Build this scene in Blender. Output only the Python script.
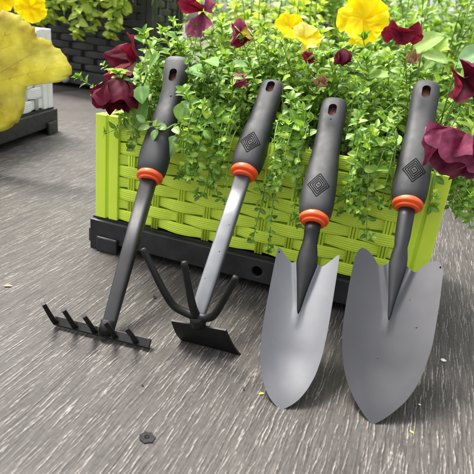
import bpy, bmesh, math, random
import numpy as np
from mathutils import Vector, Matrix, Quaternion
R = math.radians
S = bpy.context.scene
C = S.collection
for o in list(bpy.data.objects): bpy.data.objects.remove(o)

# ------------------------------------------------------------------ camera
def camera():
    p, r, y = R(22.05), R(6.5), R(17.6)
    fwd = Vector((-math.sin(y)*math.cos(p), math.cos(y)*math.cos(p), -math.sin(p)))
    r0 = Vector((math.cos(y), math.sin(y), 0)); u0 = r0.cross(fwd)
    rt = r0*math.cos(r) + u0*math.sin(r); up = -r0*math.sin(r) + u0*math.cos(r)
    cd = bpy.data.cameras.new('camera'); co = bpy.data.objects.new('camera', cd); C.objects.link(co)
    co.matrix_world = Matrix(((rt.x, up.x, -fwd.x, 0), (rt.y, up.y, -fwd.y, 0), (rt.z, up.z, -fwd.z, .265), (0, 0, 0, 1)))
    cd.sensor_width = 36; cd.lens = 511/474*36; cd.clip_start = .02; cd.clip_end = 400
    cd.dof.use_dof = True; cd.dof.focus_distance = .50; cd.dof.aperture_fstop = 18
    S.camera = co
camera()
S.render.resolution_x = S.render.resolution_y = 1024

# ------------------------------------------------------------------ sky and sun (bright overcast)
SUN_EL, SUN_AZ = 63, -66          # azimuth from +Y towards +X
w = bpy.data.worlds.new('World'); S.world = w; w.use_nodes = True
nt = w.node_tree; nt.nodes.clear()
out = nt.nodes.new('ShaderNodeOutputWorld'); bg = nt.nodes.new('ShaderNodeBackground')
sky = nt.nodes.new('ShaderNodeTexSky'); hs = nt.nodes.new('ShaderNodeHueSaturation')
sky.sky_type = 'NISHITA'; sky.sun_disc = False; sky.sun_elevation = R(SUN_EL); sky.sun_rotation = R(SUN_AZ)
sky.dust_density = 6; sky.air_density = 1.2
hs.inputs['Saturation'].default_value = .25
nt.links.new(sky.outputs[0], hs.inputs['Color']); nt.links.new(hs.outputs[0], bg.inputs[0])
bg.inputs[1].default_value = .115; nt.links.new(bg.outputs[0], out.inputs[0])
sd = bpy.data.lights.new('sun', 'SUN'); sd.energy = 1.5; sd.angle = R(14); sd.color = (1, .96, .9)
so = bpy.data.objects.new('sun', sd); C.objects.link(so)
sv = Vector((math.sin(R(SUN_AZ))*math.cos(R(SUN_EL)), math.cos(R(SUN_AZ))*math.cos(R(SUN_EL)), math.sin(R(SUN_EL))))
so.rotation_euler = sv.to_track_quat('Z', 'Y').to_euler(); so.location = sv*5
S.view_settings.view_transform = 'Standard'; S.view_settings.look = 'None'
S.view_settings.gamma = 1; S.view_settings.use_curve_mapping = False
S.view_settings.exposure = 1.82

# ------------------------------------------------------------------ helpers
rnd = random.Random(7); rng = np.random.default_rng(7)
def link(o, parent=None):
    C.objects.link(o)
    if parent: o.parent = parent
    return o
def mesh(name, vs, fs, m, parent=None, smooth=True, mats=None):
    me = bpy.data.meshes.new(name); me.from_pydata([tuple(v) for v in vs], [], fs); me.update()
    if smooth: me.polygons.foreach_set('use_smooth', [True]*len(me.polygons))
    if m: me.materials.append(m)
    return link(bpy.data.objects.new(name, me), parent)
def tag(o, label, cat, group=None):
    o['label'] = label; o['category'] = cat
    if group: o['group'] = group
    return o
def empty(name, loc=(0, 0, 0), rz=0):
    o = bpy.data.objects.new(name, None); o.empty_display_size = .02; link(o)
    o.location = loc; o.rotation_euler = (0, 0, rz); return o
class MB:
    def __init__(s): s.v = []; s.f = []
    def add(s, vs, fs):
        k = len(s.v); s.v += [Vector(v) for v in vs]; s.f += [tuple(i+k for i in f) for f in fs]; return s
    def box(s, x0, x1, y0, y1, z0, z1):
        return s.add([(x, y, z) for z in (z0, z1) for y in (y0, y1) for x in (x0, x1)],
                     [(0, 2, 3, 1), (4, 5, 7, 6), (0, 1, 5, 4), (2, 6, 7, 3), (0, 4, 6, 2), (1, 3, 7, 5)])
    def tube(s, pts, rad, n=6, caps=True, flat=None):
        pts = [Vector(p) for p in pts]; k = len(pts); rings = []
        up = Vector((0, 0, 1)); prev = None
        for i, p in enumerate(pts):
            t = (pts[min(i+1, k-1)] - pts[max(i-1, 0)]).normalized()
            if prev is None:
                a = t.cross(up if abs(t.z) < .9 else Vector((1, 0, 0))).normalized()
            else: a = (prev - t*prev.dot(t)).normalized()
            prev = a; b = t.cross(a)
            r = rad[i] if hasattr(rad, '__len__') else rad
            rings.append([p + (a*math.cos(q) + b*math.sin(q))*r for q in [2*math.pi*j/n for j in range(n)]])
        vs = [v for r_ in rings for v in r_]
        fs = [(i*n+j, i*n+(j+1) % n, (i+1)*n+(j+1) % n, (i+1)*n+j) for i in range(k-1) for j in range(n)]
        if caps: fs += [tuple(reversed(range(n))), tuple((k-1)*n+j for j in range(n))]
        return s.add(vs, fs)
    def prism(s, poly, z0, z1):
        n = len(poly)
        return s.add([(x, y, z0) for x, y in poly]+[(x, y, z1) for x, y in poly],
                     [tuple(reversed(range(n))), tuple(range(n, 2*n))]+[(i, (i+1) % n, n+(i+1) % n, n+i) for i in range(n)])
    def build(s, name, m, parent=None, smooth=False):
        return mesh(name, s.v, s.f, m, parent, smooth)
def smooth_path(pts, sub=5):
    pts = [Vector(p) for p in pts]; o = []
    for i in range(len(pts)-1):
        p0, p1, p2, p3 = pts[max(i-1, 0)], pts[i], pts[i+1], pts[min(i+2, len(pts)-1)]
        for j in range(sub):
            t = j/sub
            o.append(.5*((2*p1)+(p2-p0)*t+(2*p0-5*p1+4*p2-p3)*t*t+(3*p1-p0-3*p2+p3)*t**3))
    return o+[pts[-1]]
def bevel(o, w, seg=2):
    m = o.modifiers.new('bevel', 'BEVEL'); m.width = w; m.segments = seg; m.limit_method = 'ANGLE'; m.angle_limit = R(40); return o
def boolean(o, cutter, solver='EXACT'):
    m = o.modifiers.new('b', 'BOOLEAN'); m.operation = 'DIFFERENCE'; m.object = cutter; m.solver = solver
    bpy.context.view_layer.update()
    dg = bpy.context.evaluated_depsgraph_get()
    me = bpy.data.meshes.new_from_object(o.evaluated_get(dg)); o.modifiers.remove(m)
    old = o.data; o.data = me; bpy.data.meshes.remove(old); bpy.data.objects.remove(cutter)
    return o
def interp(x, xs, ys):
    return float(np.interp(x, xs, ys))
def herm(x, xs, ys):     # smooth monotone-ish hermite interpolation
    n = len(xs)
    if x <= xs[0]: return ys[0]
    if x >= xs[-1]: return ys[-1]
    i = max(j for j in range(n-1) if xs[j] <= x)
    sl = [(ys[j+1]-ys[j])/(xs[j+1]-xs[j]) for j in range(n-1)]
    def tg(j):
        if j == 0: return sl[0]
        if j == n-1: return sl[-1]
        return (sl[j-1]+sl[j])/2 if sl[j-1]*sl[j] > 0 else 0
    h = xs[i+1]-xs[i]; t = (x-xs[i])/h
    return (2*t**3-3*t*t+1)*ys[i]+(t**3-2*t*t+t)*h*tg(i)+(-2*t**3+3*t*t)*ys[i+1]+(t**3-t*t)*h*tg(i+1)
def smi(x, xs, ys):      # smooth (cosine eased) interpolation
    for i in range(len(xs)-1):
        if x <= xs[i+1]:
            t = min(max((x-xs[i])/(xs[i+1]-xs[i]), 0), 1); t = t*t*(3-2*t)
            return ys[i]+(ys[i+1]-ys[i])*t
    return ys[-1]

# ------------------------------------------------------------------ materials
def mat(name):
    m = bpy.data.materials.new(name); m.use_nodes = True
    return m, m.node_tree, m.node_tree.nodes['Principled BSDF']
def nd(t, typ, **kw):
    n = t.nodes.new(typ)
    for k, v in kw.items():
        if k in n.inputs: n.inputs[k].default_value = v
        else: setattr(n, k, v)
    return n
def ramp(t, fac, stops):
    r = t.nodes.new('ShaderNodeValToRGB'); e = r.color_ramp.elements
    while len(e) < len(stops): e.new(.5)
    for i, (p, c) in enumerate(stops): e[i].position = p; e[i].color = (*c, 1)
    t.links.new(fac, r.inputs[0]); return r.outputs[0]
def mixc(t, fac, a, b, mode='MIX'):
    m = t.nodes.new('ShaderNodeMix'); m.data_type = 'RGBA'; m.blend_type = mode
    for s, v in ((0, fac), (6, a), (7, b)):
        if hasattr(v, 'links'): t.links.new(v, m.inputs[s])
        elif isinstance(v, (int, float)): m.inputs[s].default_value = v
        else: m.inputs[s].default_value = (*v, 1)
    return m.outputs[2]
def noisy(name, c1, c2, rough=.5, scale=40, metallic=0, bump=0, bscale=400, coat=0, spec=.5, detail=4, rvar=.15):
    m, t, b = mat(name)
    tc = t.nodes.new('ShaderNodeTexCoord')
    n = nd(t, 'ShaderNodeTexNoise', Scale=scale, Detail=detail); t.links.new(tc.outputs['Object'], n.inputs['Vector'])
    col = ramp(t, n.outputs[0], [(.35, c1), (.68, c2)]); t.links.new(col, b.inputs['Base Color'])
    mr = nd(t, 'ShaderNodeMapRange'); mr.inputs[1].default_value = .3; mr.inputs[2].default_value = .7
    mr.inputs[3].default_value = max(rough-rvar, .02); mr.inputs[4].default_value = min(rough+rvar, 1)
    n3 = nd(t, 'ShaderNodeTexNoise', Scale=scale*1.7, Detail=6); t.links.new(tc.outputs['Object'], n3.inputs['Vector'])
    t.links.new(n3.outputs[0], mr.inputs[0]); t.links.new(mr.outputs[0], b.inputs['Roughness'])
    b.inputs['Metallic'].default_value = metallic; b.inputs['Coat Weight'].default_value = coat; b.inputs['Coat Roughness'].default_value = .2
    b.inputs['Specular IOR Level'].default_value = spec
    if bump:
        n2 = nd(t, 'ShaderNodeTexNoise', Scale=bscale, Detail=3); t.links.new(tc.outputs['Object'], n2.inputs['Vector'])
        bp = nd(t, 'ShaderNodeBump', Strength=bump, Distance=.0006); t.links.new(n2.outputs[0], bp.inputs['Height']); t.links.new(bp.outputs[0], b.inputs['Normal'])
    return m
M = {}
M['lime'] = noisy('lime_plastic', (.62, .82, .055), (.68, .87, .065), .42, 25, bump=.15, bscale=300)
M['white'] = noisy('white_plastic', (.78, .78, .76), (.84, .84, .82), .45, 25)
M['black_plastic'] = noisy('black_plastic', (.012, .012, .013), (.024, .024, .025), .5, 60, bump=.25, bscale=500)
M['char'] = noisy('charcoal_plastic', (.020, .019, .020), (.034, .033, .034), .5, 20)
M['rubber'] = noisy('grip_rubber', (.0165, .017, .019), (.024, .025, .0275), .58, 90, bump=.25, bscale=3200, rvar=.05, spec=.5)
M['emblem'] = noisy('emblem_rubber', (.002, .002, .002), (.003, .003, .003), .8, 90, spec=.1)
M['orange'] = noisy('orange_plastic', (.80, .085, .018), (.86, .12, .025), .35, 60)
M['core'] = noisy('red_brown_core', (.09, .014, .006), (.15, .026, .012), .5, 200)
M['blackmetal'] = noisy('black_painted_steel', (.005, .005, .005), (.009, .009, .009), .45, 120, bump=.1, bscale=900, spec=.28, rvar=.06)
M['darkcoat'] = noisy('dark_grey_coat', (.013, .013, .0145), (.019, .019, .021), .46, 60, rvar=.05, spec=.35)
M['greymetal'] = noisy('grey_powder_coat', (.078, .077, .080), (.090, .089, .092), .30, 25, metallic=.8, rvar=.04)
M['palemetal'] = noisy('pale_grey_coat', (.135, .136, .142), (.155, .156, .163), .28, 25, metallic=.8, rvar=.04)
M['steelgrey'] = noisy('brushed_grey_steel', (.125, .129, .137), (.155, .159, .167), .38, 60, metallic=.6, rvar=.05)
M['soil'] = noisy('soil', (.010, .007, .005), (.035, .024, .016), .9, 150, bump=1, bscale=300)
M['pebble'] = noisy('pebble', (.6, .58, .54), (.8, .78, .74), .6, 300)
M['flake'] = noisy('dark_flake', (.014, .014, .015), (.03, .03, .03), .8, 700, spec=.15)
M['twig'] = noisy('dry_tan', (.25, .14, .07), (.42, .27, .15), .7, 200)
M['drop'] = noisy('wet_speck', (.004, .004, .005), (.01, .01, .01), .1, 200)
M['plug'] = noisy('grey_plug', (.35, .35, .34), (.45, .45, .44), .5, 200)

def leafmat(name, c1, c2, c3, trans=.35, rough=.42, gloss=.35, vein=True, blotch=None):
    m, t, b = mat(name)
    oi = t.nodes.new('ShaderNodeObjectInfo'); ge = t.nodes.new('ShaderNodeNewGeometry'); tc = t.nodes.new('ShaderNodeTexCoord')
    ad = nd(t, 'ShaderNodeMath', operation='ADD'); t.links.new(oi.outputs['Random'], ad.inputs[0]); t.links.new(ge.outputs['Random Per Island'], ad.inputs[1])
    fr = nd(t, 'ShaderNodeMath', operation='FRACT'); t.links.new(ad.outputs[0], fr.inputs[0])
    col = ramp(t, fr.outputs[0], [(0, c1), (.5, c2), (1, c3)])
    n = nd(t, 'ShaderNodeTexNoise', Scale=3.0, Detail=3); t.links.new(tc.outputs['Object'], n.inputs['Vector'])
    dk = nd(t, 'ShaderNodeMapRange'); dk.inputs[1].default_value = .3; dk.inputs[2].default_value = .7; dk.inputs[3].default_value = .72; dk.inputs[4].default_value = 1.15
    t.links.new(n.outputs[0], dk.inputs[0])
    col = mixc(t, 1.0, col, dk.outputs[0], 'MULTIPLY')
    if blotch:
        bn = nd(t, 'ShaderNodeTexNoise', Scale=22, Detail=6, Roughness=.65); t.links.new(tc.outputs['Object'], bn.inputs['Vector'])
        col = mixc(t, 1.0, ramp(t, bn.outputs[0], [(.3, blotch[0]), (.45, blotch[1]), (.6, blotch[2]), (.75, blotch[3])]), (1, 1, 1), 'MULTIPLY')
    rb = t.nodes.new('ShaderNodeAttribute'); rb.attribute_name = 'rib'
    if vein:
        vr = nd(t, 'ShaderNodeMapRange'); vr.inputs[1].default_value = .30; vr.inputs[2].default_value = 0; vr.inputs[3].default_value = 0; vr.inputs[4].default_value = .4
        t.links.new(rb.outputs['Fac'], vr.inputs[0]); col = mixc(t, vr.outputs[0], col, tuple(min(1, q*1.25+.08) for q in c3))
    t.links.new(col, b.inputs['Base Color']); b.inputs['Roughness'].default_value = rough; b.inputs['Specular IOR Level'].default_value = gloss
    tr = t.nodes.new('ShaderNodeBsdfTranslucent'); bright = mixc(t, 1.0, col, (1.5, 1.45, .75), 'MULTIPLY'); t.links.new(bright, tr.inputs[0])
    mx = t.nodes.new('ShaderNodeMixShader'); mx.inputs[0].default_value = trans
    t.links.new(b.outputs[0], mx.inputs[1]); t.links.new(tr.outputs[0], mx.inputs[2])
    t.links.new(mx.outputs[0], t.nodes['Material Output'].inputs[0])
    return m
M['leaf'] = leafmat('herb_leaf', (.06, .15, .018), (.17, .34, .035), (.34, .50, .08), .28)
M['leaf_back'] = leafmat('herb_leaf_young', (.07, .17, .018), (.20, .37, .035), (.38, .54, .085), .3)
M['leaf_big'] = leafmat('broad_leaf', (.11, .24, .05), (.16, .31, .07), (.20, .36, .09), .25, .6, .15)
M['leaf_pale_green'] = leafmat('pale_veined_leaf', (.20, .36, .10), (.26, .42, .13), (.30, .46, .16), .25)
M['leaf_pale'] = leafmat('pale_leaf', (.28, .44, .12), (.33, .49, .15), (.38, .53, .18), .3, .6, .12)
M['leaf_grey'] = leafmat('grey_green_leaf', (.11, .21, .09), (.14, .25, .11), (.17, .28, .13), .2, .6, .15)
M['leaf_yg'] = leafmat('yellow_green_leaf', (.30, .44, .05), (.42, .55, .07), (.52, .62, .12), .4)
M['stem'] = leafmat('green_stem', (.16, .28, .06), (.2, .33, .07), (.24, .36, .09), .1, .42, .35, False)
M['leaf_olive'] = leafmat('olive_yellow_leaf', (.50, .47, .11), (.53, .49, .12), (.56, .52, .14), .5, .55, .2, False, ((.38, .30, .08), (.50, .46, .11), (.59, .56, .17), (.70, .68, .32)))
M['vein'] = leafmat('leaf_vein', (.70, .66, .22), (.72, .68, .24), (.74, .70, .26), .3, .42, .35, False)

def petalmat(name, c1, c2, c3, trans=.25):
    m, t, b = mat(name)
    tc = t.nodes.new('ShaderNodeTexCoord')
    at = t.nodes.new('ShaderNodeAttribute'); at.attribute_name = 'r'
    mp = nd(t, 'ShaderNodeMapping'); mp.inputs['Scale'].default_value = (1, 1, 1); t.links.new(tc.outputs['Object'], mp.inputs[0])
    n = nd(t, 'ShaderNodeTexNoise', Scale=110, Detail=5); t.links.new(mp.outputs[0], n.inputs['Vector'])
    a = nd(t, 'ShaderNodeMath', operation='MULTIPLY_ADD'); t.links.new(n.outputs[0], a.inputs[0]); a.inputs[1].default_value = .9
    t.links.new(at.outputs['Fac'], a.inputs[2])
    s = nd(t, 'ShaderNodeMath', operation='SUBTRACT'); t.links.new(a.outputs[0], s.inputs[0]); s.inputs[1].default_value = .45
    col = ramp(t, s.outputs[0], [(0, c1), (.5, c2), (1, c3)]); t.links.new(col, b.inputs['Base Color'])
    b.inputs['Roughness'].default_value = .7; b.inputs['Specular IOR Level'].default_value = .15
    bp = nd(t, 'ShaderNodeBump', Strength=.4, Distance=.0008); t.links.new(n.outputs[0], bp.inputs['Height']); t.links.new(bp.outputs[0], b.inputs['Normal'])
    tr = t.nodes.new('ShaderNodeBsdfTranslucent'); t.links.new(col, tr.inputs[0])
    mx = t.nodes.new('ShaderNodeMixShader'); mx.inputs[0].default_value = trans
    t.links.new(b.outputs[0], mx.inputs[1]); t.links.new(tr.outputs[0], mx.inputs[2]); t.links.new(mx.outputs[0], t.nodes['Material Output'].inputs[0])
    return m
M['maroon'] = petalmat('maroon_petal', (.022, .001, .004), (.075, .004, .014), (.17, .014, .04))
M['crimson'] = petalmat('crimson_petal', (.04, .001, .006), (.15, .005, .018), (.30, .03, .06))
M['pink'] = petalmat('faded_pink_petal', (.10, .008, .025), (.25, .045, .10), (.46, .18, .24))
M['magenta'] = petalmat('dusky_magenta_petal', (.035, .002, .008), (.125, .010, .036), (.34, .09, .16))
M['yellow'] = petalmat('yellow_petal', (.80, .50, .0), (.90, .70, .0), (.92, .80, .02), .35)
M['tan'] = petalmat('dry_tan_petal', (.12, .06, .03), (.28, .16, .09), (.45, .28, .18), .1)
M['cream'] = petalmat('cream_yellow_petal', (.75, .55, .02), (.85, .75, .15), (.88, .82, .4), .35)

def deckmat():
    m, t, b = mat('deck_board')
    tc = t.nodes.new('ShaderNodeTexCoord'); at = t.nodes.new('ShaderNodeAttribute'); at.attribute_name = 'wear_shade'
    oi = t.nodes.new('ShaderNodeObjectInfo')
    mp = nd(t, 'ShaderNodeMapping'); mp.inputs['Scale'].default_value = (520, 26, 1); t.links.new(tc.outputs['Object'], mp.inputs[0])
    n1 = nd(t, 'ShaderNodeTexNoise', Scale=1, Detail=4, Roughness=.6, Distortion=.6); t.links.new(mp.outputs[0], n1.inputs['Vector'])
    n2 = nd(t, 'ShaderNodeTexNoise', Scale=7, Detail=5, Roughness=.6); t.links.new(tc.outputs['Object'], n2.inputs['Vector'])
    n3 = nd(t, 'ShaderNodeTexNoise', Scale=260, Detail=4, Roughness=.7); t.links.new(tc.outputs['Object'], n3.inputs['Vector'])
    base = ramp(t, n1.outputs[0], [(.3, (.023, .0200, .0182)), (.5, (.051, .0455, .0415)), (.7, (.090, .081, .0745))])
    base = mixc(t, .30, base, ramp(t, n3.outputs[0], [(.3, (.025, .0215, .019)), (.7, (.120, .110, .101))]))
    stain = ramp(t, n2.outputs[0], [(.3, (.72, .70, .68)), (.5, (.98, .98, .97)), (.7, (1.18, 1.16, 1.13))])
    base = mixc(t, 1.0, base, stain, 'MULTIPLY')
    pw = nd(t, 'ShaderNodeMapRange'); pw.inputs[1].default_value = .12; pw.inputs[2].default_value = .95; t.links.new(at.outputs['Fac'], pw.inputs[0])
    wn = nd(t, 'ShaderNodeMath', operation='MULTIPLY'); t.links.new(pw.outputs[0], wn.inputs[0])
    nr = nd(t, 'ShaderNodeMapRange'); nr.inputs[1].default_value = .3; nr.inputs[2].default_value = .65; nr.inputs[3].default_value = .55; nr.inputs[4].default_value = 1.0
    t.links.new(n3.outputs[0], nr.inputs[0]); t.links.new(nr.outputs[0], wn.inputs[1])
    base = mixc(t, wn.outputs[0], base, (.34, .315, .29))
    gr = nd(t, 'ShaderNodeMapRange'); gr.inputs[1].default_value = 0; gr.inputs[2].default_value = -.8; t.links.new(at.outputs['Fac'], gr.inputs[0])
    base = mixc(t, gr.outputs[0], base, (.018, .015, .013))  # dark grain grooves; the ones beside ridges are painted shadow lines
    t.links.new(base, b.inputs['Base Color'])
    rr = nd(t, 'ShaderNodeMapRange'); rr.inputs[3].default_value = .45; rr.inputs[4].default_value = .7; t.links.new(n1.outputs[0], rr.inputs[0]); t.links.new(rr.outputs[0], b.inputs['Roughness'])
    bp = nd(t, 'ShaderNodeBump', Strength=.55, Distance=.0007); t.links.new(n1.outputs[0], bp.inputs['Height'])
    b2 = nd(t, 'ShaderNodeBump', Strength=.35, Distance=.0005); t.links.new(n3.outputs[0], b2.inputs['Height']); t.links.new(bp.outputs[0], b2.inputs['Normal'])
    t.links.new(b2.outputs[0], b.inputs['Normal'])
    return m
M['deck'] = deckmat(); M['deck'].node_tree.nodes['Principled BSDF'].inputs['Specular IOR Level'].default_value = .3

# ------------------------------------------------------------------ deck
GAP, PW = .00004, .32
def streaks(x0, nx, dx, ys, n):
    ny = len(ys); H = np.zeros((ny, nx)); G = np.zeros((ny, nx)); W = nx*dx
    for k in range(n):
        dark = k % 3 == 0
        cx = rng.uniform(0, W); cy = rng.uniform(ys[0], ys[-1]); l = rng.uniform(.005, .018)*(1.5 if dark else 1)
        wd = rng.uniform(.00024, .00056)*(.7 if dark else 1); am = rng.uniform(.25, 1)
        i0, i1 = np.searchsorted(ys, [cy-l, cy+l])
        if i1-i0 < 2: continue
        yy = ys[i0:i1]; q = (yy-cy)/l
        xc = cx + rng.normal(0, .03)*(yy-cy) + .00035*np.sin(yy*rng.uniform(150, 420)+k)
        j0 = max(int((xc.min()-.003)/dx), 0); j1 = min(int((xc.max()+.003)/dx)+1, nx)
        if j1 <= j0: continue
        xs = np.arange(j0, j1)*dx
        env = np.clip(1-q**4, 0, 1)*(.75+.25*np.sin(yy*900+k))
        Z = am*env[:, None]*np.exp(-((xs[None]-xc[:, None])/wd)**2)
        T = G if dark else H
        T[i0:i1, j0:j1] = np.maximum(T[i0:i1, j0:j1], Z)
        if not dark:      # thin groove beside every ridge, darkened in colour as a painted shadow line
            Z2 = .75*am*env[:, None]*np.exp(-((xs[None]-xc[:, None]-wd*2.3)/(wd*.8))**2)
            G[i0:i1, j0:j1] = np.maximum(G[i0:i1, j0:j1], Z2)
    return H - .9*G*(H < .3)
def plank(x0, parent):
    wv = PW-GAP; cx = x0+PW/2
    near = -1.2 < x0 < .26
    if near:
        dx = .00052 if x0 > -.9 else .0012; nx = int(wv/dx)+1; dx = wv/(nx-1)
        ys = np.concatenate([[-.6, -.2], np.arange(.14, .70, .0027), np.arange(.70, 1.15, .0055), np.arange(1.16, 1.4, .02), [1.6, 2.2, 3.2, 4.6]])
        H = np.zeros((len(ys), nx)); a, e = 2, np.searchsorted(ys, 1.149)
        H[a:e] = streaks(x0, nx, dx, ys[a:e], 11000)
    else:
        nx = 2; dx = wv; ys = np.array([-.6, .5, 1.2, 2.4, 4.6]); H = np.zeros((len(ys), nx))
    X, Yg = np.meshgrid(np.arange(nx)*dx-wv/2, ys)
    ed = np.minimum(X+wv/2, wv/2-X); rnd_edge = -np.clip(.0004-ed, 0, .0004)**2*60 if near else np.zeros_like(X)
    Z = H*.0005 + rnd_edge
    ny = len(ys); co = np.stack([X, Yg, Z], -1).reshape(-1, 3)
    idx = np.arange(nx*ny).reshape(ny, nx)
    q = np.stack([idx[:-1, :-1], idx[:-1, 1:], idx[1:, 1:], idx[1:, :-1]], -1).reshape(-1, 4)
    # side skirts down 18 mm and underside
    base = len(co); ring = np.concatenate([idx[0, :], idx[1:, -1], idx[-1, -2::-1], idx[-2:0:-1, 0]])
    low = co[ring].copy(); low[:, 2] = -.018; co = np.concatenate([co, low]); nr = len(ring)
    ii = np.arange(nr); jj = (ii+1) % nr
    sk = np.stack([ring[ii], base+ii, base+jj, ring[jj]], -1)
    q = np.concatenate([q, sk])
    me = bpy.data.meshes.new('plank'); me.vertices.add(len(co)); me.vertices.foreach_set('co', co.astype(np.float32).ravel())
    me.loops.add(q.size); me.loops.foreach_set('vertex_index', q.astype(np.int32).ravel())
    me.polygons.add(len(q)); me.polygons.foreach_set('loop_start', np.arange(0, q.size, 4, dtype=np.int32)); me.polygons.foreach_set('loop_total', np.full(len(q), 4, np.int32))
    me.update(calc_edges=True); me.validate()
    wa = me.attributes.new('wear_shade', 'FLOAT', 'POINT'); arr = np.zeros(len(co), np.float32); arr[:nx*ny] = H.ravel(); wa.data.foreach_set('value', arr)
    me.polygons.foreach_set('use_smooth', [True]*len(me.polygons))
    me.materials.append(M['deck'])
    o = link(bpy.data.objects.new('plank', me), parent); o.location = (cx, 0, 0)
    return o
deck = mesh('deck', [(-60, -30, -.0185), (60, -30, -.0185), (60, 120, -.0185), (-60, 120, -.0185)], [(0, 1, 2, 3)], M['deck'], smooth=False)
deck['kind'] = 'structure'; deck['label'] = 'weathered grey grained deck boards under the tools'
far_plank = None
for i in range(-13, 8):
    x0 = -.212 + i*PW
    if -1.2 < x0 < .26: plank(x0, deck)
    elif far_plank is None: far_plank = plank(x0, deck)
    else:
        o = far_plank.copy(); C.objects.link(o); o.parent = deck; o.location = (x0+PW/2, 0, 0)

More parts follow.
